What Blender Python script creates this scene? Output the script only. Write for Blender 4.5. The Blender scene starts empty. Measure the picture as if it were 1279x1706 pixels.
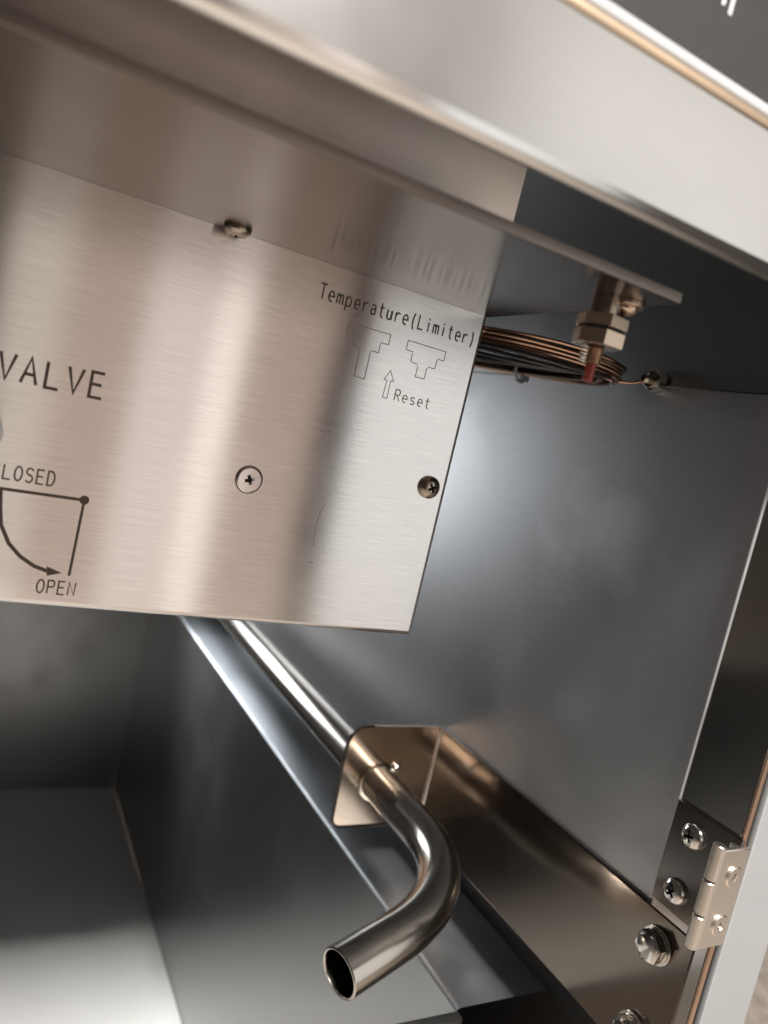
import bpy, bmesh, math, random
from mathutils import Vector, Matrix
random.seed(7)
S = bpy.context.scene
COL = S.collection
MM = 0.001

# ------------------------------------------------------------------ camera
cam_d = bpy.data.cameras.new('camera')
cam = bpy.data.objects.new('camera', cam_d); COL.objects.link(cam)
RT = ((0.86137035, -0.45524339, 0.22537653),      # image right in the world
      (0.1468536, -0.20156297, -0.96840404),      # image down
      (0.4862871, 0.86725188, -0.10676624))       # view direction
r, d, f = [Vector(v) for v in RT]
m = Matrix((r, -d, -f)).transposed().to_4x4()
cam.matrix_world = m
cam_d.sensor_fit = 'VERTICAL'; cam_d.sensor_height = 36; cam_d.sensor_width = 27
cam_d.lens = 36 * 1278.29 / 1706
cam_d.clip_start = 0.005; cam_d.clip_end = 60
cam_d.dof.use_dof = True; cam_d.dof.focus_distance = 0.275; cam_d.dof.aperture_fstop = 9.0
S.camera = cam

# ------------------------------------------------------------------ world and lamps (indoor room light)
w = bpy.data.worlds.new('World'); S.world = w; w.use_nodes = True
bg = w.node_tree.nodes['Background']
bg.inputs[0].default_value = (0.30, 0.245, 0.215, 1); bg.inputs[1].default_value = 0.22
S.view_settings.view_transform = 'Standard'; S.view_settings.look = 'None'
S.view_settings.exposure = 0.0; S.view_settings.gamma = 1.0

def lamp(name, loc, target, sx, sy, rad, col):
    ld = bpy.data.lights.new(name, 'AREA'); ld.shape = 'RECTANGLE'
    ld.size = sx; ld.size_y = sy; ld.color = col
    ld.energy = rad * math.pi * sx * sy
    o = bpy.data.objects.new(name, ld); COL.objects.link(o)
    o.location = loc
    dv = Vector(target) - Vector(loc)
    o.rotation_euler = dv.to_track_quat('-Z', 'Y').to_euler()
    return o
T = (0.15, 0.35, -0.25)
lamp('ceiling_lamp', (0.02, -1.08, 1.53), T, 0.27, 0.27, 780.0, (1.0, 0.97, 0.93))
def room_light(name, xa, xb, z0, z1, rad, col, y=-2.0):  # unseen lamps added behind the camera for reflected bands and fill
    lamp(name, ((xa + xb) / 2, y, (z0 + z1) / 2), ((xa + xb) / 2, 0, (z0 + z1) / 2), xb - xa, z1 - z0, rad, col)
room_light('beige_light', 0.03, 0.20, -0.95, 0.6, 0.76, (1.0, 0.89, 0.79))
room_light('warm_light', 0.20, 1.07, -0.95, 0.6, 0.56, (1.0, 0.76, 0.65), -2.02)
room_light('pale_band', 0.43, 0.62, -0.95, 0.8, 0.46, (0.95, 0.95, 1.0))  # added lamp that draws a pale band in the panel
room_light('pale_band_bright', 0.64, 0.76, -0.95, 0.8, 0.95, (1.0, 0.97, 0.95))
room_light('bright_band', 1.20, 2.2, -0.95, 0.9, 1.06, (1.0, 1.0, 0.985))  # added lamp for the bright band on the panel's right
room_light('fascia_fill', -0.3, 1.3, 0.98, 1.8, 0.36, (1.0, 0.93, 0.87))  # added lamp that lightens the fascia
room_light('fascia_fill_bright', 1.55, 3.4, 0.98, 1.8, 1.0, (1.0, 0.97, 0.92))
room_light('fascia_bend_fill', 2.2, 3.7, -0.95, 0.98, 0.9, (1.0, 0.98, 0.95))  # added lamp that lightens the lower bend of the fascia
room_light('fascia_fill_mid', 1.3, 1.55, 0.98, 1.8, 0.7, (1.0, 0.96, 0.91))
rl = lamp('rear_opening', (0.05, 0.885, -0.05), (0.22, 0.45, -0.20), 0.28, 0.24, 1.5, (0.92, 0.96, 1.0))
rl.data.spread = math.radians(84)
fl = lamp('ledge_fill', (0.13, 0.80, -0.08), (0.24, 0.66, -0.238), 0.07, 0.12, 6.5, (0.90, 0.96, 1.0))  # added lamp hidden behind the panel to brighten the ledge
fl.data.spread = math.radians(42)

# ------------------------------------------------------------------ materials
def nodes(name):
    mt = bpy.data.materials.new(name); mt.use_nodes = True
    nt = mt.node_tree
    return mt, nt, nt.nodes['Principled BSDF'], nt.nodes, nt.links

def metal(name, col, rough, aniso=0.0, grain=0.0, colvar=0.06, gscale=1.0, smear=0.0, smudge=0.0, stain=None):
    mt, nt, p, N, L = nodes(name)
    p.inputs['Metallic'].default_value = 1.0
    p.inputs['Roughness'].default_value = rough
    p.inputs['Anisotropic'].default_value = aniso
    tc = N.new('ShaderNodeUVMap'); tc.uv_map = 'brush'
    if aniso:
        tg = N.new('ShaderNodeTangent'); tg.direction_type = 'UV_MAP'; tg.uv_map = 'brush'
        L.new(tg.outputs[0], p.inputs['Tangent'])
    mp = N.new('ShaderNodeMapping'); mp.inputs['Scale'].default_value = (2600 * gscale, 70 * gscale, 1)
    L.new(tc.outputs[0], mp.inputs[0])
    nz = N.new('ShaderNodeTexNoise'); nz.inputs['Scale'].default_value = 1.0; nz.inputs['Detail'].default_value = 3
    L.new(mp.outputs[0], nz.inputs[0])
    # soft handling marks
    tc2 = N.new('ShaderNodeTexCoord')
    n2 = N.new('ShaderNodeTexNoise'); n2.inputs['Scale'].default_value = 22.0; n2.inputs['Detail'].default_value = 4
    L.new(tc2.outputs['Object'], n2.inputs[0])
    add = N.new('ShaderNodeMath'); add.operation = 'MULTIPLY_ADD'
    L.new(n2.outputs[0], add.inputs[0]); add.inputs[1].default_value = 0.6
    L.new(nz.outputs[0], add.inputs[2])
    mr = N.new('ShaderNodeMapRange')
    mr.inputs[1].default_value = 0.45; mr.inputs[2].default_value = 1.15
    mr.inputs[3].default_value = 1 - colvar; mr.inputs[4].default_value = 1 + colvar
    L.new(add.outputs[0], mr.inputs[0])
    vm = N.new('ShaderNodeVectorMath'); vm.operation = 'SCALE'
    vm.inputs[0].default_value = col
    L.new(mr.outputs[0], vm.inputs['Scale'])
    L.new(vm.outputs[0], p.inputs['Base Color'])
    if stain:                               # one pale wiped patch on the sheet
        sb = N.new('ShaderNodeVectorMath'); sb.operation = 'SUBTRACT'; sb.inputs[1].default_value = stain
        L.new(tc2.outputs['Object'], sb.inputs[0])
        sc_ = N.new('ShaderNodeVectorMath'); sc_.operation = 'MULTIPLY'; sc_.inputs[1].default_value = (1, 24, 34)
        L.new(sb.outputs[0], sc_.inputs[0])
        ln = N.new('ShaderNodeVectorMath'); ln.operation = 'LENGTH'; L.new(sc_.outputs[0], ln.inputs[0])
        n4 = N.new('ShaderNodeTexNoise'); n4.inputs['Scale'].default_value = 45; n4.inputs['Detail'].default_value = 4
        L.new(tc2.outputs['Object'], n4.inputs[0])
        a4 = N.new('ShaderNodeMath'); a4.operation = 'MULTIPLY_ADD'; a4.inputs[1].default_value = 1.6
        L.new(n4.outputs[0], a4.inputs[0]); L.new(ln.outputs['Value'], a4.inputs[2])
        m4 = N.new('ShaderNodeMapRange'); m4.inputs[1].default_value = 0.9; m4.inputs[2].default_value = 1.7
        m4.inputs[3].default_value = 1.35; m4.inputs[4].default_value = 1.0
        L.new(a4.outputs[0], m4.inputs[0])
        v4 = N.new('ShaderNodeVectorMath'); v4.operation = 'SCALE'
        L.new(vm.outputs[0], v4.inputs[0]); L.new(m4.outputs[0], v4.inputs['Scale'])
        L.new(v4.outputs[0], p.inputs['Base Color'])
    mr2 = N.new('ShaderNodeMapRange')
    mr2.inputs[1].default_value = 0.3; mr2.inputs[2].default_value = 0.7
    mr2.inputs[3].default_value = max(0.02, rough * (0.88 - smear)); mr2.inputs[4].default_value = rough * (1.12 + smear)
    L.new(n2.outputs[0], mr2.inputs[0]); L.new(mr2.outputs[0], p.inputs['Roughness'])
    if smudge:
        n3 = N.new('ShaderNodeTexNoise'); n3.inputs['Scale'].default_value = 9.0; n3.inputs['Detail'].default_value = 5; n3.inputs['Distortion'].default_value = 1.2
        L.new(tc2.outputs['Object'], n3.inputs[0])
        m3 = N.new('ShaderNodeMapRange'); m3.inputs[1].default_value = 0.52; m3.inputs[2].default_value = 0.75
        m3.inputs[3].default_value = 0.0; m3.inputs[4].default_value = smudge
        L.new(n3.outputs[0], m3.inputs[0])
        a3 = N.new('ShaderNodeMath'); a3.operation = 'ADD'
        L.new(mr2.outputs[0], a3.inputs[0]); L.new(m3.outputs[0], a3.inputs[1]); L.new(a3.outputs[0], p.inputs['Roughness'])
    if grain:
        b = N.new('ShaderNodeBump'); b.inputs['Strength'].default_value = grain; b.inputs['Distance'].default_value = 0.00004
        L.new(nz.outputs[0], b.inputs['Height']); L.new(b.outputs[0], p.inputs['Normal'])
    return mt

def plain(name, col, rough, metallic=0.0, var=0.1, scale=60):
    mt, nt, p, N, L = nodes(name)
    p.inputs['Metallic'].default_value = metallic; p.inputs['Roughness'].default_value = rough
    tc = N.new('ShaderNodeTexCoord')
    n2 = N.new('ShaderNodeTexNoise'); n2.inputs['Scale'].default_value = scale; n2.inputs['Detail'].default_value = 4
    L.new(tc.outputs['Object'], n2.inputs[0])
    mr = N.new('ShaderNodeMapRange'); mr.inputs[1].default_value = 0.3; mr.inputs[2].default_value = 0.7
    mr.inputs[3].default_value = 1 - var; mr.inputs[4].default_value = 1 + var
    L.new(n2.outputs[0], mr.inputs[0])
    vm = N.new('ShaderNodeVectorMath'); vm.operation = 'SCALE'; vm.inputs[0].default_value = col
    L.new(mr.outputs[0], vm.inputs['Scale']); L.new(vm.outputs[0], p.inputs['Base Color'])
    return mt

M = {}
M['panel'] = metal('brushed_panel_steel', (0.68, 0.66, 0.64), 0.18, 1.0, 0.16, 0.12)
M['fascia'] = metal('satin_fascia_steel', (0.74, 0.725, 0.70), 0.215, 0.2, 0.0, 0.03)
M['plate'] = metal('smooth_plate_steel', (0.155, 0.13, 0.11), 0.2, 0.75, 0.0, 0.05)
M['baffle'] = metal('brown_baffle_steel', (0.82, 0.73, 0.66), 0.34, 0.6, 0.0, 0.05)
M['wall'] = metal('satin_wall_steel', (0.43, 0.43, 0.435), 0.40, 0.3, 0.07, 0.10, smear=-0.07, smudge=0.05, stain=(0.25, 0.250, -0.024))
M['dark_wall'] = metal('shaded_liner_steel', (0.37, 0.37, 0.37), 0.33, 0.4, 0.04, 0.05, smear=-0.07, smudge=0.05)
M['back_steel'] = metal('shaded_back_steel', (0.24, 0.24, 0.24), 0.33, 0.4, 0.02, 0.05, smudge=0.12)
M['ledge'] = metal('lit_ledge_steel', (0.62, 0.64, 0.66), 0.42, 0.2, 0.02, 0.05, smudge=0.1)  # same sheet as the liner wall, lightened for the light on the ledge
M['recess'] = plain('recess_shade', (0.035, 0.035, 0.035), 0.5)  # shade of the recess put into the colour
M['mirror'] = metal('polished_steel', (0.50, 0.48, 0.45), 0.18, 0.2, 0.0, 0.05)
M['dark_mirror'] = metal('dark_hinge_steel', (0.22, 0.20, 0.185), 0.16, 0.2, 0.0, 0.05)
M['lip'] = metal('warm_edge_steel', (0.56, 0.38, 0.27), 0.3)
M['tab'] = metal('lit_tab_steel', (0.56, 0.45, 0.36), 0.16, 0.2, 0.0, 0.06)  # bracket steel, lightened for the light that the tab reflects
M['bracket_dim'] = metal('shaded_plate_steel', (0.19, 0.162, 0.138), 0.15, 0.3, 0.0, 0.06)  # same bracket steel, darkened for the side plate's dim reflections
M['pipe'] = metal('tube_steel', (0.55, 0.51, 0.46), 0.19, 0.0, 0.0, 0.06)
M['chrome'] = metal('screw_chrome', (0.62, 0.60, 0.56), 0.14, 0.0, 0.0, 0.08)
M['dark_chrome'] = metal('dull_screw_steel', (0.36, 0.31, 0.26), 0.2, 0.0, 0.0, 0.08)
M['tan_metal'] = metal('zinc_hinge_steel', (0.67, 0.62, 0.55), 0.3, 0.0, 0.04, 0.08)
M['edge_bright'] = metal('sheared_edge_highlight', (0.75, 0.75, 0.76), 0.5)
M['dark_edge'] = metal('dark_edge_reflection', (0.08, 0.07, 0.06), 0.3)
M['edge'] = metal('sheared_steel_edge', (0.38, 0.33, 0.29), 0.3, 0.0, 0.0, 0.08)
M['brass'] = metal('nickel_brass', (0.58, 0.46, 0.36), 0.24, 0.0, 0.0, 0.1)
M['copper'] = metal('capillary_copper', (0.46, 0.29, 0.21), 0.28, 0.0, 0.0, 0.12)
M['tube_dark'] = metal('tarnished_capillary', (0.13, 0.10, 0.08), 0.3, 0.0, 0.0, 0.12)
M['print'] = plain('engraved_print', (0.085, 0.060, 0.046), 0.6)
M['print_grey'] = plain('faint_grey_print', (0.075, 0.062, 0.052), 0.6)
M['floor'] = plain('dull_floor_sheet', (0.50, 0.50, 0.49), 0.36, 0.2, 0.05, 9)
M['print_faint'] = plain('worn_grey_print', (0.25, 0.225, 0.205), 0.5)
M['black'] = plain('black_gap', (0.012, 0.012, 0.012), 0.6)
M['tan_reflection'] = metal('tan_reflection_steel', (0.60, 0.46, 0.33), 0.45, 0.0, 0.0, 0.06)  # colour of a warm reflection on the fascia's top edge
M['highlight_white'] = plain('pale_highlight', (0.30, 0.297, 0.30), 0.4, 0.0, 0.03)
M['recess_dark'] = plain('dark_recess', (0.016, 0.013, 0.010), 0.8)
M['black_wire'] = plain('black_wire', (0.02, 0.02, 0.022), 0.3)
M['red'] = plain('red_brown_pin', (0.22, 0.035, 0.022), 0.35)
M['control'] = plain('dark_control_panel', (0.022, 0.020, 0.020), 0.4)
M['white'] = plain('white_print', (0.42, 0.41, 0.41), 0.5)
M['tie'] = plain('grey_tie_plastic', (0.20, 0.22, 0.24), 0.3)
M['door'] = plain('pale_grey_paint', (0.20, 0.20, 0.20), 0.4, 0.0, 0.03)

def stone():
    mt, nt, p, N, L = nodes('beige_stone')
    p.inputs['Roughness'].default_value = 0.6
    tc = N.new('ShaderNodeTexCoord')
    n = N.new('ShaderNodeTexNoise'); n.inputs['Scale'].default_value = 26; n.inputs['Detail'].default_value = 8; n.inputs['Roughness'].default_value = 0.7
    L.new(tc.outputs['Object'], n.inputs[0])
    cr = N.new('ShaderNodeValToRGB')
    cr.color_ramp.elements[0].position = 0.32; cr.color_ramp.elements[0].color = (0.24, 0.19, 0.155, 1)
    cr.color_ramp.elements[1].position = 0.62; cr.color_ramp.elements[1].color = (0.50, 0.44, 0.39, 1)
    L.new(n.outputs[0], cr.inputs[0]); L.new(cr.outputs[0], p.inputs['Base Color'])
    return mt
M['stone'] = stone()

# ------------------------------------------------------------------ helpers (all sizes in millimetres)
def tag(o, label=None, cat=None, group=None, kind=None):
    if label: o['label'] = label
    if cat: o['category'] = cat
    if group: o['group'] = group
    if kind: o['kind'] = kind
    return o

def empty(name, loc, label, cat, group=None):
    o = bpy.data.objects.new(name, None); COL.objects.link(o)
    o.empty_display_size = 0.01
    o.location = Vector(loc) * MM
    return tag(o, label, cat, group)

AX = {'X': Vector((1, 0, 0)), 'Y': Vector((0, 1, 0)), 'Z': Vector((0, 0, 1))}
def brush_uv(bm, axis):
    """u runs across the brushing, v along it (axis = brushing direction)."""
    uv = bm.loops.layers.uv.new('brush')
    order = [AX[axis]] + [v for k, v in AX.items() if k != axis]
    for fc in bm.faces:
        n = fc.normal
        for a in order:
            if abs(n.dot(a)) < 0.9: break
        v = (a - n * n.dot(a)).normalized(); u = n.cross(v)
        for lp in fc.loops:
            lp[uv].uv = (lp.vert.co.dot(u), lp.vert.co.dot(v))

def build(name, bm, mat, parent=None, brush='X', smooth=True, angle=35, local=None):
    for v in bm.verts: v.co *= MM
    if parent is not None and local is None:
        inv = parent_inv(parent)
        for v in bm.verts: v.co = inv @ v.co
    bm.normal_update()
    brush_uv(bm, brush)
    if smooth:
        mean = sum(fc.calc_area() for fc in bm.faces) / max(1, len(bm.faces))
        for fc in bm.faces:                 # broad flat faces keep their own normal
            fc.smooth = not (max(abs(c) for c in fc.normal) > 0.9999 and fc.calc_area() > 2.5 * mean)
        for e in bm.edges:
            if len(e.link_faces) == 2 and e.calc_face_angle(0) > math.radians(angle): e.smooth = False
    me = bpy.data.meshes.new(name); bm.to_mesh(me); bm.free()
    me.materials.append(M[mat])
    o = bpy.data.objects.new(name, me); COL.objects.link(o)
    if parent is not None: o.parent = parent
    return o

def world_mat(o):
    mt = o.matrix_basis.copy()
    while o.parent:
        o = o.parent; mt = o.matrix_basis @ mt
    return mt
def parent_inv(o): return world_mat(o).inverted()

def bm_box(bm, x0, x1, y0, y1, z0, z1, bev=0.0, seg=2):
    t = bmesh.new()
    bmesh.ops.create_cube(t, size=1)
    for v in t.verts:
        v.co = Vector(((x0 + x1) / 2 + v.co.x * (x1 - x0), (y0 + y1) / 2 + v.co.y * (y1 - y0), (z0 + z1) / 2 + v.co.z * (z1 - z0)))
    if bev: bmesh.ops.bevel(t, geom=t.edges[:], offset=bev, segments=seg, affect='EDGES', profile=0.5)
    merge(bm, t); return bm

def merge(bm, t, mat=None):
    if mat is not None: bmesh.ops.transform(t, matrix=mat, verts=t.verts)
    me = bpy.data.meshes.new('tmp'); t.to_mesh(me); t.free(); bm.from_mesh(me); bpy.data.meshes.remove(me)

def box(*a, **k): return bm_box(bmesh.new(), *a, **k)

def lathe(prof, n=32, bm=None, mat=None):
    """prof: list of (radius, height) round local Z."""
    t = bmesh.new(); rings = []
    for (rr, h) in prof:
        if rr < 1e-6: rings.append([t.verts.new((0, 0, h))])
        else: rings.append([t.verts.new((rr * math.cos(2 * math.pi * i / n), rr * math.sin(2 * math.pi * i / n), h)) for i in range(n)])
    for a, b in zip(rings, rings[1:]):
        for i in range(n):
            j = (i + 1) % n
            if len(a) == 1 and len(b) == 1: continue
            if len(a) == 1: t.faces.new((a[0], b[j], b[i]))
            elif len(b) == 1: t.faces.new((a[i], a[j], b[0]))
            else: t.faces.new((a[i], a[j], b[j], b[i]))
    bmesh.ops.recalc_face_normals(t, faces=t.faces)
    if bm is None: bm = bmesh.new()
    merge(bm, t, mat); return bm

def frame(origin, normal, up=(0, 0, 1), spin=0.0):
    n = Vector(normal).normalized(); u = Vector(up)
    if abs(n.dot(u)) > 0.95: u = Vector((0, 1, 0))
    x = u.cross(n).normalized(); y = n.cross(x)
    mt = Matrix((x, y, n)).transposed().to_4x4()
    return Matrix.Translation(Vector(origin)) @ mt @ Matrix.Rotation(spin, 4, 'Z')

def tube(path, rad, n=12, closed=False, bm=None, cap=True, inner=None):
    t = bmesh.new(); P = [Vector(p) for p in path]; N = len(P); rings = []
    prev = None
    for i in range(N):
        a = P[(i - 1) % N] if (closed or i > 0) else P[i]
        b = P[(i + 1) % N] if (closed or i < N - 1) else P[i]
        tg = (b - a).normalized()
        if prev is None:
            u = Vector((0, 0, 1)); u = u if abs(tg.dot(u)) < 0.9 else Vector((1, 0, 0))
            x = (u - tg * u.dot(tg)).normalized()
        else: x = (prev - tg * prev.dot(tg)).normalized()
        prev = x; y = tg.cross(x)
        rings.append([t.verts.new(P[i] + (x * math.cos(2 * math.pi * k / n) + y * math.sin(2 * math.pi * k / n)) * rad) for k in range(n)])
    pairs = list(zip(rings, rings[1:])) + ([(rings[-1], rings[0])] if closed else [])
    for a, b in pairs:
        for k in range(n):
            j = (k + 1) % n; t.faces.new((a[k], a[j], b[j], b[k]))
    if cap and not closed:
        t.faces.new(rings[0][::-1]); t.faces.new(rings[-1])
    bmesh.ops.recalc_face_normals(t, faces=t.faces)
    if bm is None: bm = bmesh.new()
    merge(bm, t); return bm

def prism(poly, axis, a0, a1, bev=0.0):
    """poly: 2D outline; axis 'X': (y,z), 'Y': (x,z), 'Z': (x,y)."""
    t = bmesh.new()
    def P(p, a):
        return {'X': (a, p[0], p[1]), 'Y': (p[0], a, p[1]), 'Z': (p[0], p[1], a)}[axis]
    va = [t.verts.new(P(p, a0)) for p in poly]; vb = [t.verts.new(P(p, a1)) for p in poly]
    t.faces.new(va); t.faces.new(vb[::-1]); n = len(poly)
    for i in range(n):
        j = (i + 1) % n; t.faces.new((va[i], vb[i], vb[j], va[j]))
    bmesh.ops.recalc_face_normals(t, faces=t.faces)
    if bev: bmesh.ops.bevel(t, geom=t.edges[:], offset=bev, segments=1, affect='EDGES')
    return t

def sheet(prof, x0, x1):
    """an open sheet-metal section (y,z points) run along X, one skin; thickness by solidify."""
    t = bmesh.new()
    a = [t.verts.new((x0, p[0], p[1])) for p in prof]; b = [t.verts.new((x1, p[0], p[1])) for p in prof]
    for i in range(len(prof) - 1): t.faces.new((a[i], b[i], b[i + 1], a[i + 1]))
    return t

def arc(cx, cy, rr, a0, a1, n=6):
    return [(cx + rr * math.cos(math.radians(a0 + (a1 - a0) * i / n)), cy + rr * math.sin(math.radians(a0 + (a1 - a0) * i / n))) for i in range(n + 1)]

# ---- stroke lettering: flat ribbons a few hundredths of a millimetre proud of the sheet
def circ(cx, cy, rx, ry, a0, a1, n=10): return [(cx + rx * math.cos(math.radians(a0 + (a1 - a0) * i / n)), cy + ry * math.sin(math.radians(a0 + (a1 - a0) * i / n))) for i in range(n + 1)]
G = {
 'V': [[(0, 1), (.3, 0), (.6, 1)]], 'A': [[(0, 0), (.3, 1), (.6, 0)], [(.13, .36), (.47, .36)]],
 'L': [[(.05, 1), (.05, 0), (.58, 0)]], 'E': [[(.56, 1), (.05, 1), (.05, 0), (.58, 0)], [(.10, .52), (.5, .52)]],
 'C': [circ(.32, .5, .27, .5, 45, 315, 14)], 'O': [circ(.31, .5, .27, .5, 0, 360, 20)],
 'S': [[(.55, .84)] + circ(.31, .76, .23, .24, 40, 270, 9) + circ(.31, .26, .25, .26, 90, -150, 9)],
 'D': [[(.05, 0), (.05, 1), (.28, 1)] + circ(.28, .5, .28, .5, 90, -90, 10) + [(.05, 0)]],
 'P': [[(.05, 0), (.05, 1), (.35, 1)] + circ(.35, .75, .2, .25, 90, -90, 8) + [(.05, .5)]],
 'N': [[(.05, 0), (.05, 1), (.55, 0), (.55, 1)]],
 'T': [[(0, 1), (.6, 1)], [(.3, .95), (.3, 0)]], 'R': [[(.05, 0), (.05, 1), (.35, 1)] + circ(.35, .75, .2, .25, 90, -90, 8) + [(.05, .5)], [(.3, .46), (.56, 0)]],
 'e': [[(.08, .34), (.54, .34)] + circ(.31, .34, .24, .34, 0, 300, 14)],
 'm': [[(.03, 0), (.03, .66)], [(.07, .5)] + circ(.2, .5, .11, .15, 160, 0, 6) + [(.31, 0)], [(.35, .5)] + circ(.47, .5, .11, .15, 160, 0, 6) + [(.58, 0)]],
 'p': [[(.06, -.3), (.06, .66)], circ(.32, .33, .23, .33, 165, -165, 14)],
 'r': [[(.1, 0), (.1, .66)], [(.14, .4)] + circ(.36, .42, .2, .23, 150, 40, 6)],
 'a': [[(.1, .56)] + circ(.3, .46, .2, .2, 120, 0, 6) + [(.5, 0)], circ(.28, .2, .19, .2, 35, 325, 12)],
 't': [[(.25, .95), (.25, .18)] + circ(.4, .16, .14, .16, 190, 300, 5), [(.08, .66), (.5, .66)]],
 'u': [[(.06, .66), (.06, .22)] + circ(.27, .22, .21, .22, 180, 360, 8) + [(.48, .66)], [(.53, .6), (.53, 0)]],
 'i': [[(.3, 0), (.3, .66)], [(.3, .82), (.3, .95)]],
 's': [[(.5, .56)] + circ(.3, .5, .2, .16, 40, 265, 8) + circ(.3, .17, .21, .17, 90, -150, 8)],
 '(': [circ(.62, .4, .36, .72, 128, 232, 8)], ')': [circ(-.02, .4, .36, .72, 52, -52, 8)],
}
_lift = [0]
def ribbon(bm, pts, wd, place, closed=False):
    """mitred flat ribbon; place maps (u,v,lift) to the world."""
    P = [Vector(p) for p in pts]
    if (P[0] - P[-1]).length < 1e-4 and len(P) > 3: closed = True; P = P[:-1]
    N = len(P); L = []; R_ = []
    lift = 0.03 + 0.012 * (_lift[0] % 5); _lift[0] += 1
    for i in range(N):
        a = P[i - 1] if (i or closed) else None; b = P[(i + 1) % N] if (i < N - 1 or closed) else None
        d1 = (P[i] - a).normalized() if a is not None else (b - P[i]).normalized()
        d2 = (b - P[i]).normalized() if b is not None else d1
        n1 = Vector((-d1.y, d1.x)); n2 = Vector((-d2.y, d2.x))
        mt = (n1 + n2); mt = mt.normalized() if mt.length > 0.2 else n1
        k = min(1.8, 1 / max(0.3, mt.dot(n1)))
        L.append(bm.verts.new(place(P[i] + mt * wd * .5 * k, lift))); R_.append(bm.verts.new(place(P[i] - mt * wd * .5 * k, lift)))
    for i in range(N if closed else N - 1):
        j = (i + 1) % N
        bm.faces.new((R_[i], R_[j], L[j], L[i]))
def on_panel(p, lift): return (p[0], 250 - lift, p[1])
def word(bm, text, x, z, h, pitch, wd, place, asp=1.0):
    for i, c in enumerate(text):
        if c == ' ': continue
        for st in G[c]:
            ribbon(bm, [(x + i * pitch + q[0] * pitch * 1.22 * asp, z + q[1] * h) for q in st], wd, place)

# ---- screws: one mesh of each kind, really recessed (boolean), then shared
def cutter(w_, r_, depth, top):
    bm = bmesh.new()
    for k in range(2):
        t = bmesh.new(); bmesh.ops.create_cube(t, size=1)
        for v in t.verts:
            s = 1.0 if v.co.z > 0 else 0.45
            v.co = Vector((v.co.x * 2 * r_ * s, v.co.y * w_ * (1 if v.co.z > 0 else .8), top - depth + (v.co.z + .5) * (depth + 1.0)))
        merge(bm, t, Matrix.Rotation(math.pi / 2 * k, 4, 'Z'))
    return bm
def boolean(bm_a, bm_b):
    out = []
    for nm, b in (('bool_a', bm_a), ('bool_b', bm_b)):
        me = bpy.data.meshes.new(nm); b.to_mesh(me); b.free()
        o = bpy.data.objects.new(nm, me); COL.objects.link(o); out.append(o)
    md = out[0].modifiers.new('b', 'BOOLEAN'); md.operation = 'DIFFERENCE'; md.object = out[1]; md.solver = 'EXACT'; md.use_self = True
    dg = bpy.context.evaluated_depsgraph_get(); dg.update()
    me = bpy.data.meshes.new_from_object(out[0].evaluated_get(dg))
    for o in out: bpy.data.objects.remove(o)
    bm = bmesh.new(); bm.from_mesh(me); bpy.data.meshes.remove(me)
    return bm
def pan_profile(rr, h):
    return [(0, -.3), (rr * .96, -.3), (rr, 0), (rr, h * .28)] + [(rr * math.cos(math.radians(a)), h * .28 + h * .72 * math.sin(math.radians(a))) for a in (15, 30, 45, 60, 75)] + [(0, h)]
PAN = boolean(lathe(pan_profile(4.6, 3.2), 40), cutter(1.15, 2.5, 2.0, 3.2))
CSK = boolean(lathe([(0, -.4), (4.3, -.4), (4.55, .02), (4.5, .5), (4.0, .9), (0, .95)], 40), cutter(1.35, 2.5, .85, .95))
def screw_mesh(src, mat, sc=1.0):
    bm = src.copy()
    for v in bm.verts: v.co *= MM * sc
    bm.normal_update(); brush_uv(bm, 'X')
    for fc in bm.faces: fc.smooth = True
    for e in bm.edges:
        if len(e.link_faces) == 2 and e.calc_face_angle(0) > math.radians(32): e.smooth = False
    top = 3.2 if src is PAN else .95; rad = 4.6
    for fc in bm.faces:                     # dark colour on the faces of the cross recess
        c = fc.calc_center_median() / (MM * sc); q_ = math.hypot(c.x, c.y)
        lim = top * .28 + top * .72 * math.sqrt(max(0, 1 - (q_ / rad) ** 2)) if src is PAN else top
        if q_ < 3.0 and lim - .35 > c.z > -.2 - (src is CSK) * 2 and (src is PAN or fc.normal.z > -.5): fc.material_index = 1; fc.smooth = False
    me = bpy.data.meshes.new('screw'); bm.to_mesh(me); bm.free(); me.materials.append(M[mat]); me.materials.append(M['recess_dark']); return me
def put(name, me, mt, parent):
    """place a shared mesh with a world matrix given in mm."""
    o = bpy.data.objects.new(name, me); COL.objects.link(o)
    mt = mt.copy(); mt.translation = mt.translation * MM
    if parent is not None:
        o.parent = parent; mt = parent_inv(parent) @ mt
    o.matrix_basis = mt; return o
def washer(name, mt, r0, r1, h, mat, parent):
    t = lathe([(r0, 0), (r1 - .15, 0), (r1, .15), (r1, h - .15), (r1 - .15, h), (r0, h), (r0, 0)], 40)
    bmesh.ops.transform(t, matrix=mt, verts=t.verts)
    return build(name, t, mat, parent)
def hexbm(af, h, cham=0.5, mt=None, hole=0.0):
    rr = af / math.sqrt(3)
    t = bmesh.new()
    rings = []
    for (k, z) in ((1 - cham / rr, 0), (1, cham * .5), (1, h - cham * .5), (1 - cham / rr, h)):
        rings.append([t.verts.new((rr * k * math.cos(math.pi / 3 * i), rr * k * math.sin(math.pi / 3 * i), z)) for i in range(6)])
    for a, b in zip(rings, rings[1:]):
        for i in range(6): t.faces.new((a[i], a[(i + 1) % 6], b[(i + 1) % 6], b[i]))
    t.faces.new(rings[0][::-1]); t.faces.new(rings[-1])
    bmesh.ops.recalc_face_normals(t, faces=t.faces)
    if mt is not None: bmesh.ops.transform(t, matrix=mt, verts=t.verts)
    return t

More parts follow.
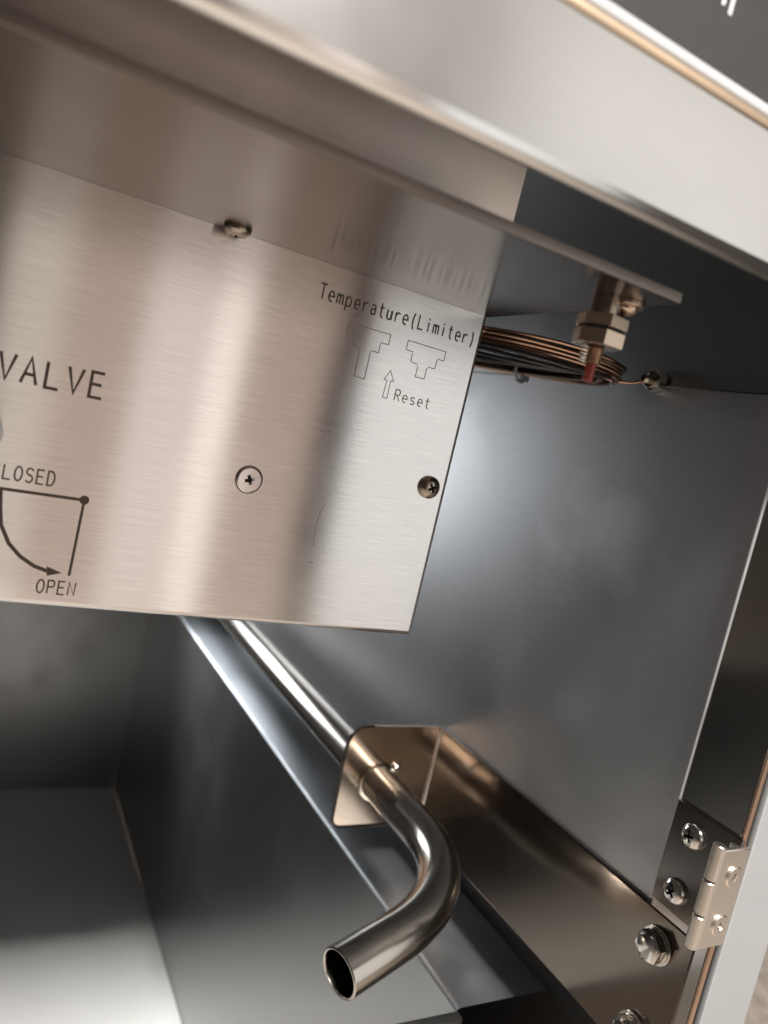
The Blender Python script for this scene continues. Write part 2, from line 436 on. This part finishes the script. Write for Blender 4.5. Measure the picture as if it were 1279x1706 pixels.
# ------------------------------------------------------------------ the setting: inside of the steel cabinet, room floor
XW = 250.0
def struct(name, bm, mat, brush='X', label=None):
    o = build(name, bm, mat, None, brush); o['kind'] = 'structure'
    return o
struct('side_wall', box(XW, XW + 1.2, 149.5, 899.6, -209, 43, bev=.3), 'wall', 'Y')
struct('lower_wall', box(276, 277, 149.5, 899.6, -520, -209.3), 'recess', 'Y')  # dark sheet set back to stand for the shade below the bracket
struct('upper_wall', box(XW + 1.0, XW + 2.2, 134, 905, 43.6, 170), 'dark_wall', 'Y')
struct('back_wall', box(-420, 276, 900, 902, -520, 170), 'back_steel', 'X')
struct('cabinet_floor', box(-420, 221, 232, 899.5, -504, -502), 'floor', 'X')
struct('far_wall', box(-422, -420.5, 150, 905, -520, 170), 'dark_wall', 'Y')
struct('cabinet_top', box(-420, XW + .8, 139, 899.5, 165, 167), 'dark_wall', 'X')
# inner liner: upright wall bent outward into a ledge
prof = [(273, -237.7)] + [(223.5 - 2 * math.sin(math.radians(a)), -239.7 + 2 * math.cos(math.radians(a))) for a in (0, 22, 45, 68, 90)]
def liner(name, prof, mat):
    t = bmesh.new()
    va = [t.verts.new((p[0], 231.5, p[1])) for p in prof]; vb = [t.verts.new((p[0], 899.4, p[1])) for p in prof]
    for i in range(len(prof) - 1): t.faces.new((va[i], va[i + 1], vb[i + 1], vb[i]))
    bmesh.ops.recalc_face_normals(t, faces=t.faces)
    if t.faces[0].normal.z < -.5 or t.faces[0].normal.x > .5: bmesh.ops.reverse_faces(t, faces=t.faces)
    return struct(name, t, mat, 'Y')
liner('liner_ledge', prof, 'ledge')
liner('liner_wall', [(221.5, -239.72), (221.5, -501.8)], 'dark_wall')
sill = struct('front_sill', box(-420, 221.2, 226, 230.6, -330, -237.7, bev=.6), 'dark_wall', 'X')
g = bmesh.new()
bmesh.ops.create_grid(g, x_segments=1, y_segments=1, size=6000)
for v in g.verts: v.co.z = -1000
struct('stone_floor', g, 'stone')

# ------------------------------------------------------------------ right front post, hinge, pale side panel
post = empty('door_post', (XW, 162, -200), 'dark polished upright post at the front right edge of the side wall', 'post')
build('inner_face', box(248.6, 249.8, 149.2, 175.0, -520, 43, bev=.25), 'mirror', post, 'Z')
build('front_lip', box(248.4, 250.6, 148.0, 149.0, -520, 43, bev=.3), 'lip', post, 'Z')
build('edge_line', box(248.1, 249.7, 175.05, 175.8, -109, 43, bev=.3), 'edge_bright', post, 'Z')  # bright strip added as the highlight along the post's inner edge
side = empty('cabinet_side', (262, 160, -200), 'pale grey painted upright panel beyond the black gap at lower right', 'side panel')
build('panel_edge', box(253.6, 281, 147.4, 150.2, -700, 60, bev=.8), 'door', side, 'Z')
build('panel_face', box(278.2, 281, 150.4, 900, -700, 60, bev=.5), 'door', side, 'Z')
build('gasket', box(250.8, 262, 151.5, 156, -700, 60), 'black', side, 'Z')

hinge = empty('hinge_bracket', (245, 160, -128), 'small steel hinge with four cross head screws on the right post', 'hinge')
build('wall_leaf', box(246.9, 248.4, 147.2, 174.7, -147.3, -108.2, bev=.3), 'dark_mirror', hinge, 'Z')
build('front_leaf', box(236.2, 250.2, 145.6, 147.2, -146.0, -109.8, bev=.5), 'tan_metal', hinge, 'Z')
build('knuckle_block', box(245.5, 247.6, 147.3, 150.5, -145.4, -110.4, bev=.3), 'tan_metal', hinge, 'Z')
for (za, zb) in ((-121.5, -109.0), (-134.0, -122.2), (-146.4, -134.7)):
    build('knuckle', lathe([(0, za), (1.9, za), (2.2, za + .3), (2.2, zb - .3), (1.9, zb), (0, zb)], 20, mat=Matrix.Translation((236.4, 147.9, 0))), 'tan_metal', hinge, 'Z')
pan_c = screw_mesh(PAN, 'chrome', 1.0)
csk_t = screw_mesh(CSK, 'tan_metal', 0.86)
for (y, z, sp) in ((164.6, -117.0, .35), (165.6, -139.2, .9)):
    s_ = put('screw', pan_c, frame((246.9, y, z), (-1, 0, 0), spin=sp), hinge)
    t = lathe([(0, 0), (5.4, 0), (5.4, .5), (0, .5)], 32); bmesh.ops.transform(t, matrix=frame((246.9, y, z), (-1, 0, 0)), verts=t.verts)
for (z, sp) in ((-119.8, .2), (-137.6, .5)):
    put('screw', csk_t, frame((244.6, 145.6, z), (0, -1, 0), spin=sp), hinge)

# ------------------------------------------------------------------ pipe bracket on the wall
br = empty('pipe_bracket', (249, 325, -180), 'warm reflective angle bracket bolted along the lower side wall, drain pipe through its tab', 'bracket')
R_ = 9
poly = [(249.2, -151.2)] + [(191.5 + 3 + 11 + 0 * R_, -151.2)] + [(193 + 9 * (1 - math.sin(math.radians(a))) + 2.2 * 0, -151.2 - 9 * (1 - math.cos(math.radians(a)))) for a in (20, 45, 70)] + [(192.0, -163)] + [(193.4, -199.5)] + [(199 - 5.6 * math.cos(math.radians(a)), -201.8 - 5.6 * math.sin(math.radians(a))) for a in (10, 45, 80)] + [(249.2, -207.4)]
tab = prism(poly, 'Y', 325, 326.6, 0)
hole = lathe([(0, -6), (10.3, -6), (10.3, 6), (0, 6)], 40); bmesh.ops.transform(hole, matrix=frame((215.2, 326, -182.3), (0, -1, 0)), verts=hole.verts)
tab = boolean(tab, hole)
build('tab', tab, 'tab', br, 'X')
build('reflection_rim', tube([(p[0], 324.9, p[1]) for p in poly[1:]], .75, 8), 'dark_edge', br, 'X')  # dark tube added for the dark reflection along the tab's edges
build('side_plate', box(248.0, 249.6, 153.5, 326.4, -208, -151.2, bev=.4), 'bracket_dim', br, 'Y')
build('bend_edge', tube([(248.2, 324.9, -207.6), (248.2, 324.9, -151.6)], 1.2, 12), 'edge', br, 'Z')
def bolt(y, z):
    mt = frame((247.9, y, z), (-1, 0, 0), spin=.3)
    b = build('hex_bolt', hexbm(10.2, 3.6, 1.0, mt @ Matrix.Translation((0, 0, 2.0))), 'chrome', br, 'Z')
    washer('flat_washer', mt, 0.2, 6.8, 1.0, 'chrome', b)
    washer('spring_washer', mt @ Matrix.Translation((0, 0, 1.05)), 0.2, 5.9, .9, 'chrome', b)
    dome = lathe([(4.5, 5.61), (4.0, 5.9), (0, 6.2)], 32); bmesh.ops.transform(dome, matrix=mt, verts=dome.verts)
    build('bolt_cap', dome, 'chrome', b)
bolt(167.5, -162.3); bolt(167.5, -197.5)

# ------------------------------------------------------------------ bent drain pipe
pipe = empty('drain_pipe', (215.2, 325, -182.3), 'shiny steel drain pipe bent left with an open end, passing through the bracket tab', 'pipe')
x0, z0 = 215.2, -182.3
e1 = Vector((-68.8, 0, -13.8)).normalized(); e2 = Vector((0, -1, 0))
ph = math.radians(15); dd = e1 * math.cos(ph) + e2 * math.sin(ph)
E = Vector((146.4, 215.7, -196.1))
tt = 70.2 / math.cos(ph); corner = Vector((x0, 215.7 + tt * math.sin(ph), z0))
Rb = 56.0; th = math.pi / 2 - ph; tl = Rb * math.tan(th / 2)
st = corner - e2 * tl
c_ = st + e1 * Rb
path = [(x0, 880, z0), (x0, 600, z0), (x0, 400, z0), (x0, 330, z0)] + [tuple(c_ - e1 * Rb * math.cos(th * i / 20) + e2 * Rb * math.sin(th * i / 20)) for i in range(21)]
en = corner + dd * tl
path += [tuple(en.lerp(E, k)) for k in (.4, .8, 1.0)]
outer = tube(path, 9.5, 40, cap=False)
build('pipe_body', outer, 'pipe', pipe, 'Y')
inn = tube([tuple(E - dd * 28), tuple(E - dd * 14), tuple(E)], 8.3, 40, cap=False)
bmesh.ops.reverse_faces(inn, faces=inn.faces)
build('pipe_bore', inn, 'dark_chrome', pipe, 'Y')
rim = lathe([(8.25, -.2), (8.45, .25), (9.1, .35), (9.52, -.1)], 40); bmesh.ops.transform(rim, matrix=frame(E, dd), verts=rim.verts)
build('pipe_rim', rim, 'pipe', pipe)
col = lathe([(9.5, -1.2), (10.9, -1.0), (10.9, .6), (9.5, .9)], 40); bmesh.ops.transform(col, matrix=frame((x0, 324.4, z0), (0, -1, 0)), verts=col.verts)
build('weld_ring', col, 'dark_chrome', pipe)
nub = lathe([(0, -.5), (3.0, -.5), (3.0, 1.6), (2.2, 2.4), (0, 2.6)], 20); bmesh.ops.transform(nub, matrix=frame((x0 + 9.6, 325, z0 + 7.2), (0, -1, 0)), verts=nub.verts)
build('set_screw', nub, 'chrome', pipe)

# ------------------------------------------------------------------ valve panel
vp = empty('valve_panel', (60, 250, -78), 'large brushed steel valve panel engraved VALVE, CLOSED, OPEN and Temperature(Limiter)', 'panel')
t = box(-180, 165.2, 250, 276, -78, 49.55)
fold = [e for e in t.edges if sum((all(v.co.y < 250.1 for v in e.verts), all(v.co.z < -77.9 for v in e.verts), all(v.co.x > 165.1 for v in e.verts))) >= 2]
bmesh.ops.bevel(t, geom=fold, offset=1.9, segments=5, affect='EDGES', profile=0.5)
build('cover_sheet', t, 'panel', vp, 'X')
def lettering(name, fn, mat):
    bm = bmesh.new(); fn(bm)
    o = build(name, bm, mat, vp, 'X', smooth=False)
    return o
lettering('lettering', lambda bm: word(bm, 'VALVE', 5.6, -11.1, 7.6, 6.22, .95, on_panel, .92), 'print').__setitem__('label', 'the word VALVE')
lettering('lettering', lambda bm: word(bm, 'CLOSED', 8.4, -40.0, 4.3, 3.05, .52, on_panel, 1.0), 'print').__setitem__('label', 'the word CLOSED')
lettering('lettering', lambda bm: word(bm, 'OPEN', 26.1, -73.7, 4.2, 3.05, .52, on_panel, 1.0), 'print').__setitem__('label', 'the word OPEN')
lettering('lettering', lambda bm: word(bm, 'Temperature(Limiter)', 96.6, 37.6, 5.0, 3.30, .58, on_panel, .98), 'print_grey').__setitem__('label', 'the words Temperature(Limiter)')
lettering('lettering', lambda bm: word(bm, 'Reset', 133.4, 10.5, 4.0, 3.3, .40, on_panel, .98), 'print_faint').__setitem__('label', 'the word Reset')
def sym(bm):
    ribbon(bm, [(-12, -43.2), (35.2, -42.9)], .95, on_panel)
    ribbon(bm, [(35.2, -42.9), (34.9, -67.4)], .85, on_panel)
    ring = circ(35.2, -42.9, 1.45, 1.45, 0, 360, 20)[:-1]
    bm.faces.new([bm.verts.new(on_panel(p, .095)) for p in ring])
    ribbon(bm, [(11.7, -43.2), (12.4, -48.5), (13.4, -53.8), (16.4, -59.3), (20.1, -62.9), (24.3, -65.4), (28.6, -66.7)], 1.15, on_panel)
    bm.faces.new([bm.verts.new(on_panel(p, .09)) for p in ((28.0, -65.1), (28.5, -68.1), (32.6, -66.8))])
lettering('valve_symbol', sym, 'print')
def ic(bm):
    for pts in ([(109.7, 29.2), (109.8, 32.6), (126.4, 32.7), (126.4, 29.1)], [(113, 25.4), (112.9, 28.6)], [(123.2, 28.6), (123.2, 25.4)], [(109.7, 29.2), (112.9, 29.0)], [(123.2, 29.0), (126.4, 29.1)],
                [(115.7, 25.0), (115.9, 15.2), (120.0, 15.2), (120.0, 25.1)], [(113, 25.4), (115.4, 25.3)], [(120.3, 25.4), (123.2, 25.4)],
                [(133.8, 29.6), (133.9, 32.6), (150.5, 32.5), (150.4, 29.0)], [(136.8, 25.6), (136.7, 28.7)], [(147.6, 28.8), (147.4, 25.5)], [(133.8, 29.3), (136.7, 29.1)], [(147.6, 29.1), (150.4, 29.0)],
                [(140.1, 24.8), (140.1, 20.7), (143.9, 20.7), (144.1, 24.8)], [(136.8, 25.5), (139.8, 25.2)], [(144.4, 25.3), (147.4, 25.4)],
                [(129.6, 20.4), (127.7, 16.8), (129.0, 16.8), (128.7, 10.5), (130.6, 10.5), (130.5, 16.9), (131.7, 17.0), (129.6, 20.4)]):
        ribbon(bm, pts, .30, on_panel)
lettering('plunger_symbol', ic, 'print_faint')
def scr(bm):
    ribbon(bm, [(115.6, -31), (114.6, -35), (114.0, -40), (114.4, -45), (114.7, -47.5)], .22, on_panel)
    ribbon(bm, [(114.0, -53.3), (116.4, -53.5)], .22, on_panel)
lettering('scratch', scr, 'print_faint')
csk_p = screw_mesh(CSK, 'panel', 1.0)
pan_d = screw_mesh(PAN, 'dark_chrome', 0.95)
sA = put('screw', csk_p, frame((85.9, 250, -27.6), (0, -1, 0), spin=.35), vp)
rg = lathe([(4.6, .02), (4.65, .05), (4.85, .05), (4.9, .02)], 40); bmesh.ops.transform(rg, matrix=frame((85.9, 250, -27.6), (0, -1, 0)), verts=rg.verts)
build('countersink', rg, 'print_grey', vp)
put('screw', pan_d, frame((156.8, 250, -18.4), (0, -1, 0), spin=.5), vp)['label'] = 'domed dark screw near the right edge'
# end of the valve stem, just entering on the left
stem = lathe([(0, 0), (5.5, 0), (5.5, 14), (4.8, 15), (0, 15)], 32); bmesh.ops.transform(stem, matrix=frame((3.9, 250, -25.5), (0, -1, 0)), verts=stem.verts)
stem = build('valve_stem', stem, 'chrome', vp)

# ------------------------------------------------------------------ support plate above the panel
pl = empty('support_plate', (100, 200, 50), 'thin horizontal steel plate running above the valve panel, its cut edge facing front', 'plate')
poly = [(-180, 152.6), (158.8, 152.6), (159.4, 153.2), (165.8, 252), (165.8, 262), (-180, 262)]
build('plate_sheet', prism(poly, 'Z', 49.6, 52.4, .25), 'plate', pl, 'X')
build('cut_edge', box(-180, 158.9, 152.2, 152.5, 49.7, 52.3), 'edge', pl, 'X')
pan_u = screw_mesh(PAN, 'dark_chrome', 0.95)
put('screw', pan_u, frame((63.4, 243.4, 49.6), (0, 0, -1), spin=.2), pl)['label'] = 'dark domed screw under the plate beside the panel top'
mt = frame((159.5 - 4.6, 168.5, 49.6), (0, 0, -1), spin=.3)
sc2 = put('screw', screw_mesh(PAN, 'brass', 0.9), mt @ Matrix.Translation((0, 0, 1.3)), pl); sc2['label'] = 'brass screw under the front right corner'
washer('washer', mt, .2, 5.6, 1.3, 'brass', pl)
tip = lathe([(0, 0), (2.0, 0), (2.0, 2.6), (1.6, 3.0), (0, 3.0)], 20); bmesh.ops.transform(tip, matrix=frame((154.9, 168.5, 52.4), (0, 0, 1)), verts=tip.verts)
build('screw_end', tip, 'dark_chrome', pl)

# ------------------------------------------------------------------ sloped baffle seen between fascia and plate
bf = empty('sloped_baffle', (60, 236, 60), 'brownish steel strip seen in the gap between front fascia and plate', 'baffle')
t = bmesh.new()
def bfp(x, k): return (x, 238 - k * 22, 52.6 + k * 66)
q = [t.verts.new(bfp(-180, 0)), t.verts.new(bfp(157.5, 0)), t.verts.new(bfp(144.5, 1)), t.verts.new(bfp(-180, 1))]
t.faces.new(q)
bmesh.ops.recalc_face_normals(t, faces=t.faces)
if t.faces[0].normal.y > 0: bmesh.ops.reverse_faces(t, faces=t.faces)
ext = bmesh.ops.extrude_face_region(t, geom=t.faces[:])
for v in [e for e in ext['geom'] if isinstance(e, bmesh.types.BMVert)]: v.co += Vector((0, 1.2, .3))
bmesh.ops.recalc_face_normals(t, faces=t.faces)
build('baffle_sheet', t, 'baffle', bf, 'X')

# ------------------------------------------------------------------ front fascia with the control panel above
fa = empty('front_fascia', (100, 130, 56), 'wide pale satin steel fascia crossing the top of the picture', 'fascia')
YF = 130.0
prof = [(YF + 4 - 4 * math.sin(math.radians(a)), 59.2 - 4 * math.cos(math.radians(a))) for a in (35, 45, 60, 75, 90)] \
     + [(YF, 85.6), (YF + .3, 86.0), (139.0, 86.1)]
t = sheet(prof, -220, 330)
bmesh.ops.recalc_face_normals(t, faces=t.faces)
if min(t.faces, key=lambda f_: f_.calc_center_median().y).normal.y > 0: bmesh.ops.reverse_faces(t, faces=t.faces)
fo = build('fascia_sheet', t, 'fascia', fa, 'X', angle=50)
md = fo.modifiers.new('thickness', 'SOLIDIFY'); md.thickness = 0.0010; md.offset = -1
build('tan_reflection_strip', box(-220, 330, YF - .1, 138.9, 86.3, 88.0, bev=.5), 'tan_reflection', fa, 'X')  # strip added in place of a tan reflection along the top
build('pale_highlight', box(-220, 330, YF + .2, 138.9, 88.15, 91.2, bev=1.1, seg=3), 'highlight_white', fa, 'X')  # strip added in place of the white highlight on the top bend
cp = empty('control_panel', (130, 139, 90), 'dark control panel with two white printed strokes above the fascia', 'control panel')
build('panel_sheet', box(-220, 330, 139.4, 141.5, 90.2, 165, bev=.3), 'control', cp, 'X')
bm = bmesh.new()
def on_ctrl(p, lift): return (p[0], 139.4 - lift, p[1])
ribbon(bm, [(134.2, 116), (134.2, 110.4)], 1.1, on_ctrl); ribbon(bm, [(136.9, 116), (136.9, 109.4)], 1.1, on_ctrl)
build('lettering', bm, 'white', cp, 'X', smooth=False)['label'] = 'two white upright strokes'

# ------------------------------------------------------------------ limiter reset button hanging from the plate
lb = empty('limiter_button', (150, 171, 49.6), 'hex nut limiter with red brown reset pin hanging under the plate corner', 'reset button')
cx, cy = 150.0, 170.0
def at(z): return Matrix.Translation((cx, cy, z))
build('neck', lathe([(0, 49.5), (4.2, 49.5), (4.2, 44), (0, 44)], 24, mat=Matrix.Translation((cx, cy, 0))), 'dark_chrome', lb)
rz = Matrix.Rotation(math.radians(8), 4, 'Z')
build('lock_nut', hexbm(12.6, 3.6, .5, at(40.5) @ rz), 'brass', lb, 'Z')
build('hex_nut', hexbm(12.6, 4.6, .6, at(35.4) @ Matrix.Rotation(math.radians(3), 4, 'Z')), 'brass', lb, 'Z')
build('seal_ring', lathe([(0, 40.05), (6.4, 40.05), (6.4, 40.45), (0, 40.45)], 32, mat=Matrix.Translation((cx, cy, 0))), 'black', lb)
th_ = []
z = 35.3
while z > 30.9:
    th_ += [(2.1, z), (2.55, z - .3)]; z -= .62
build('threaded_stem', lathe([(0, 35.35)] + th_ + [(0, z)], 24, mat=Matrix.Translation((cx, cy, 0))), 'brass', lb)
build('reset_pin', lathe([(0, 31), (1.45, 31), (1.45, 25.9), (1.2, 25.5), (0, 25.4)], 20, mat=Matrix.Translation((cx, cy, 0))), 'red', lb)
hx = [(cx - 4.2 + 1.0 * math.cos(a * .7), cy - .5 + 1.0 * math.sin(a * .7), 35.2 - a * .11) for a in range(0, 46)]
build('spring', tube(hx, .25, 6), 'chrome', lb)

# ------------------------------------------------------------------ capillary coil and its fitting
cc = empty('capillary_coil', (200, 285, 44), 'flattened bundle of thin coiled copper capillary turns beside the panel top', 'tube coil')
C0 = Vector((197, 288)); da = Vector((.62, -.785)); db = Vector((.785, .62))
for k in range(20):
    a_ = 58 - (k % 5) * 1.6 - k * .15; b_ = 25 - (k % 5) * 1.9 - random.uniform(0, .6)
    zc = 46.6 - (k // 5) * 1.75 - random.uniform(0, .6); ph0 = random.uniform(0, 6); jx = random.uniform(-1.6, 1.6)
    pts = []
    for i in range(48):
        an = 2 * math.pi * i / 48; wob = jx + 1.0 * math.sin(2 * an + ph0) + .6 * math.sin(5 * an + 2 * ph0)
        p = C0 + da * a_ * math.cos(an) + db * b_ * math.sin(an) * (1 + .05 * math.sin(3 * an + ph0))
        pts.append((p.x + wob, p.y - wob * .6, zc - 2.6 * math.sin(an) + .5 * math.sin(2 * an + ph0)))
    build('turn', tube(pts, .72, 7, closed=True), 'tube_dark' if k % 5 in (1, 3, 4) else 'copper', cc)
def tie(an):
    P = [C0 + da * 55 * math.cos(an) + db * b * math.sin(an) for b in (12, 28)]
    ring = []
    for (s, zz) in ((-.15, 5.2), (.3, 6.2), (.9, 6.0), (1.12, 2), (1.1, -3), (.8, -5.4), (.2, -5.6), (-.15, -3), (-.2, 1)):
        p = P[0].lerp(P[1], s); ring.append((p.x, p.y, 43.0 + zz - 2.6 * math.sin(an)))
    build('cable_tie', tube(ring, .85, 6, closed=True), 'tie', cc)
    p = P[0].lerp(P[1], 1.0)
    build('tie_head', box(p.x - 1.8, p.x + 1.8, p.y - 1.8, p.y + 1.8, 38.2 - 2.6 * math.sin(an), 41.2 - 2.6 * math.sin(an), bev=.5), 'tie', cc)
tie(math.radians(-112)); tie(math.radians(-150)); tie(math.radians(80))
for k in range(4):                          # dark insulated leads lying along the bundle
    pts = []
    for i in range(14):
        an = math.radians(150 + i * 15 - k * 9)
        p = C0 + da * (56 - k * 2) * math.cos(an) + db * (26 - k * 3) * math.sin(an)
        pts.append((p.x + random.uniform(-.8, .8), p.y + random.uniform(-.8, .8), 41.4 - k * .8 + 1.2 * math.sin(an * 3 + k)))
    build('insulated_lead', tube(pts, 1.0, 7), 'black_wire', cc)
for k in range(3):                          # chrome sleeves added to imitate glints on the bundle
    an = math.radians((200, 262, 318)[k])
    p = C0 + da * 56 * math.cos(an) + db * 27 * math.sin(an); q = C0 + da * 56 * math.cos(an + .16) + db * 27 * math.sin(an + .16)
    build('glint_sleeve', tube([(p.x, p.y, 43.5 - 2.6 * math.sin(an)), (q.x, q.y, 43.2 - 2.6 * math.sin(an))], 1.25, 10), 'chrome', cc)
build('lead', tube([(226, 252, 42), (232, 247, 40.6), (238, 243, 41.4), (243, 240.5, 43.6)], .75, 8), 'copper', cc)

ft = empty('tube_fitting', (246, 239.5, 44.6), 'small brass union nut on the side wall where the capillary ends', 'fitting')
mt = frame((249.8, 239.5, 44.8), (-1, 0, 0))
build('nut', hexbm(8.6, 4.2, .5, mt @ Matrix.Rotation(.4, 4, 'Z')), 'chrome', ft, 'Z')
washer('flange', mt @ Matrix.Translation((0, 0, 4.3)), .2, 3.6, 1.0, 'dark_chrome', ft)
t = lathe([(0, 5.3), (2.4, 5.3), (2.4, 8), (1.5, 9.2), (0, 9.2)], 20); bmesh.ops.transform(t, matrix=mt, verts=t.verts)
build('ferrule', t, 'dark_chrome', ft)
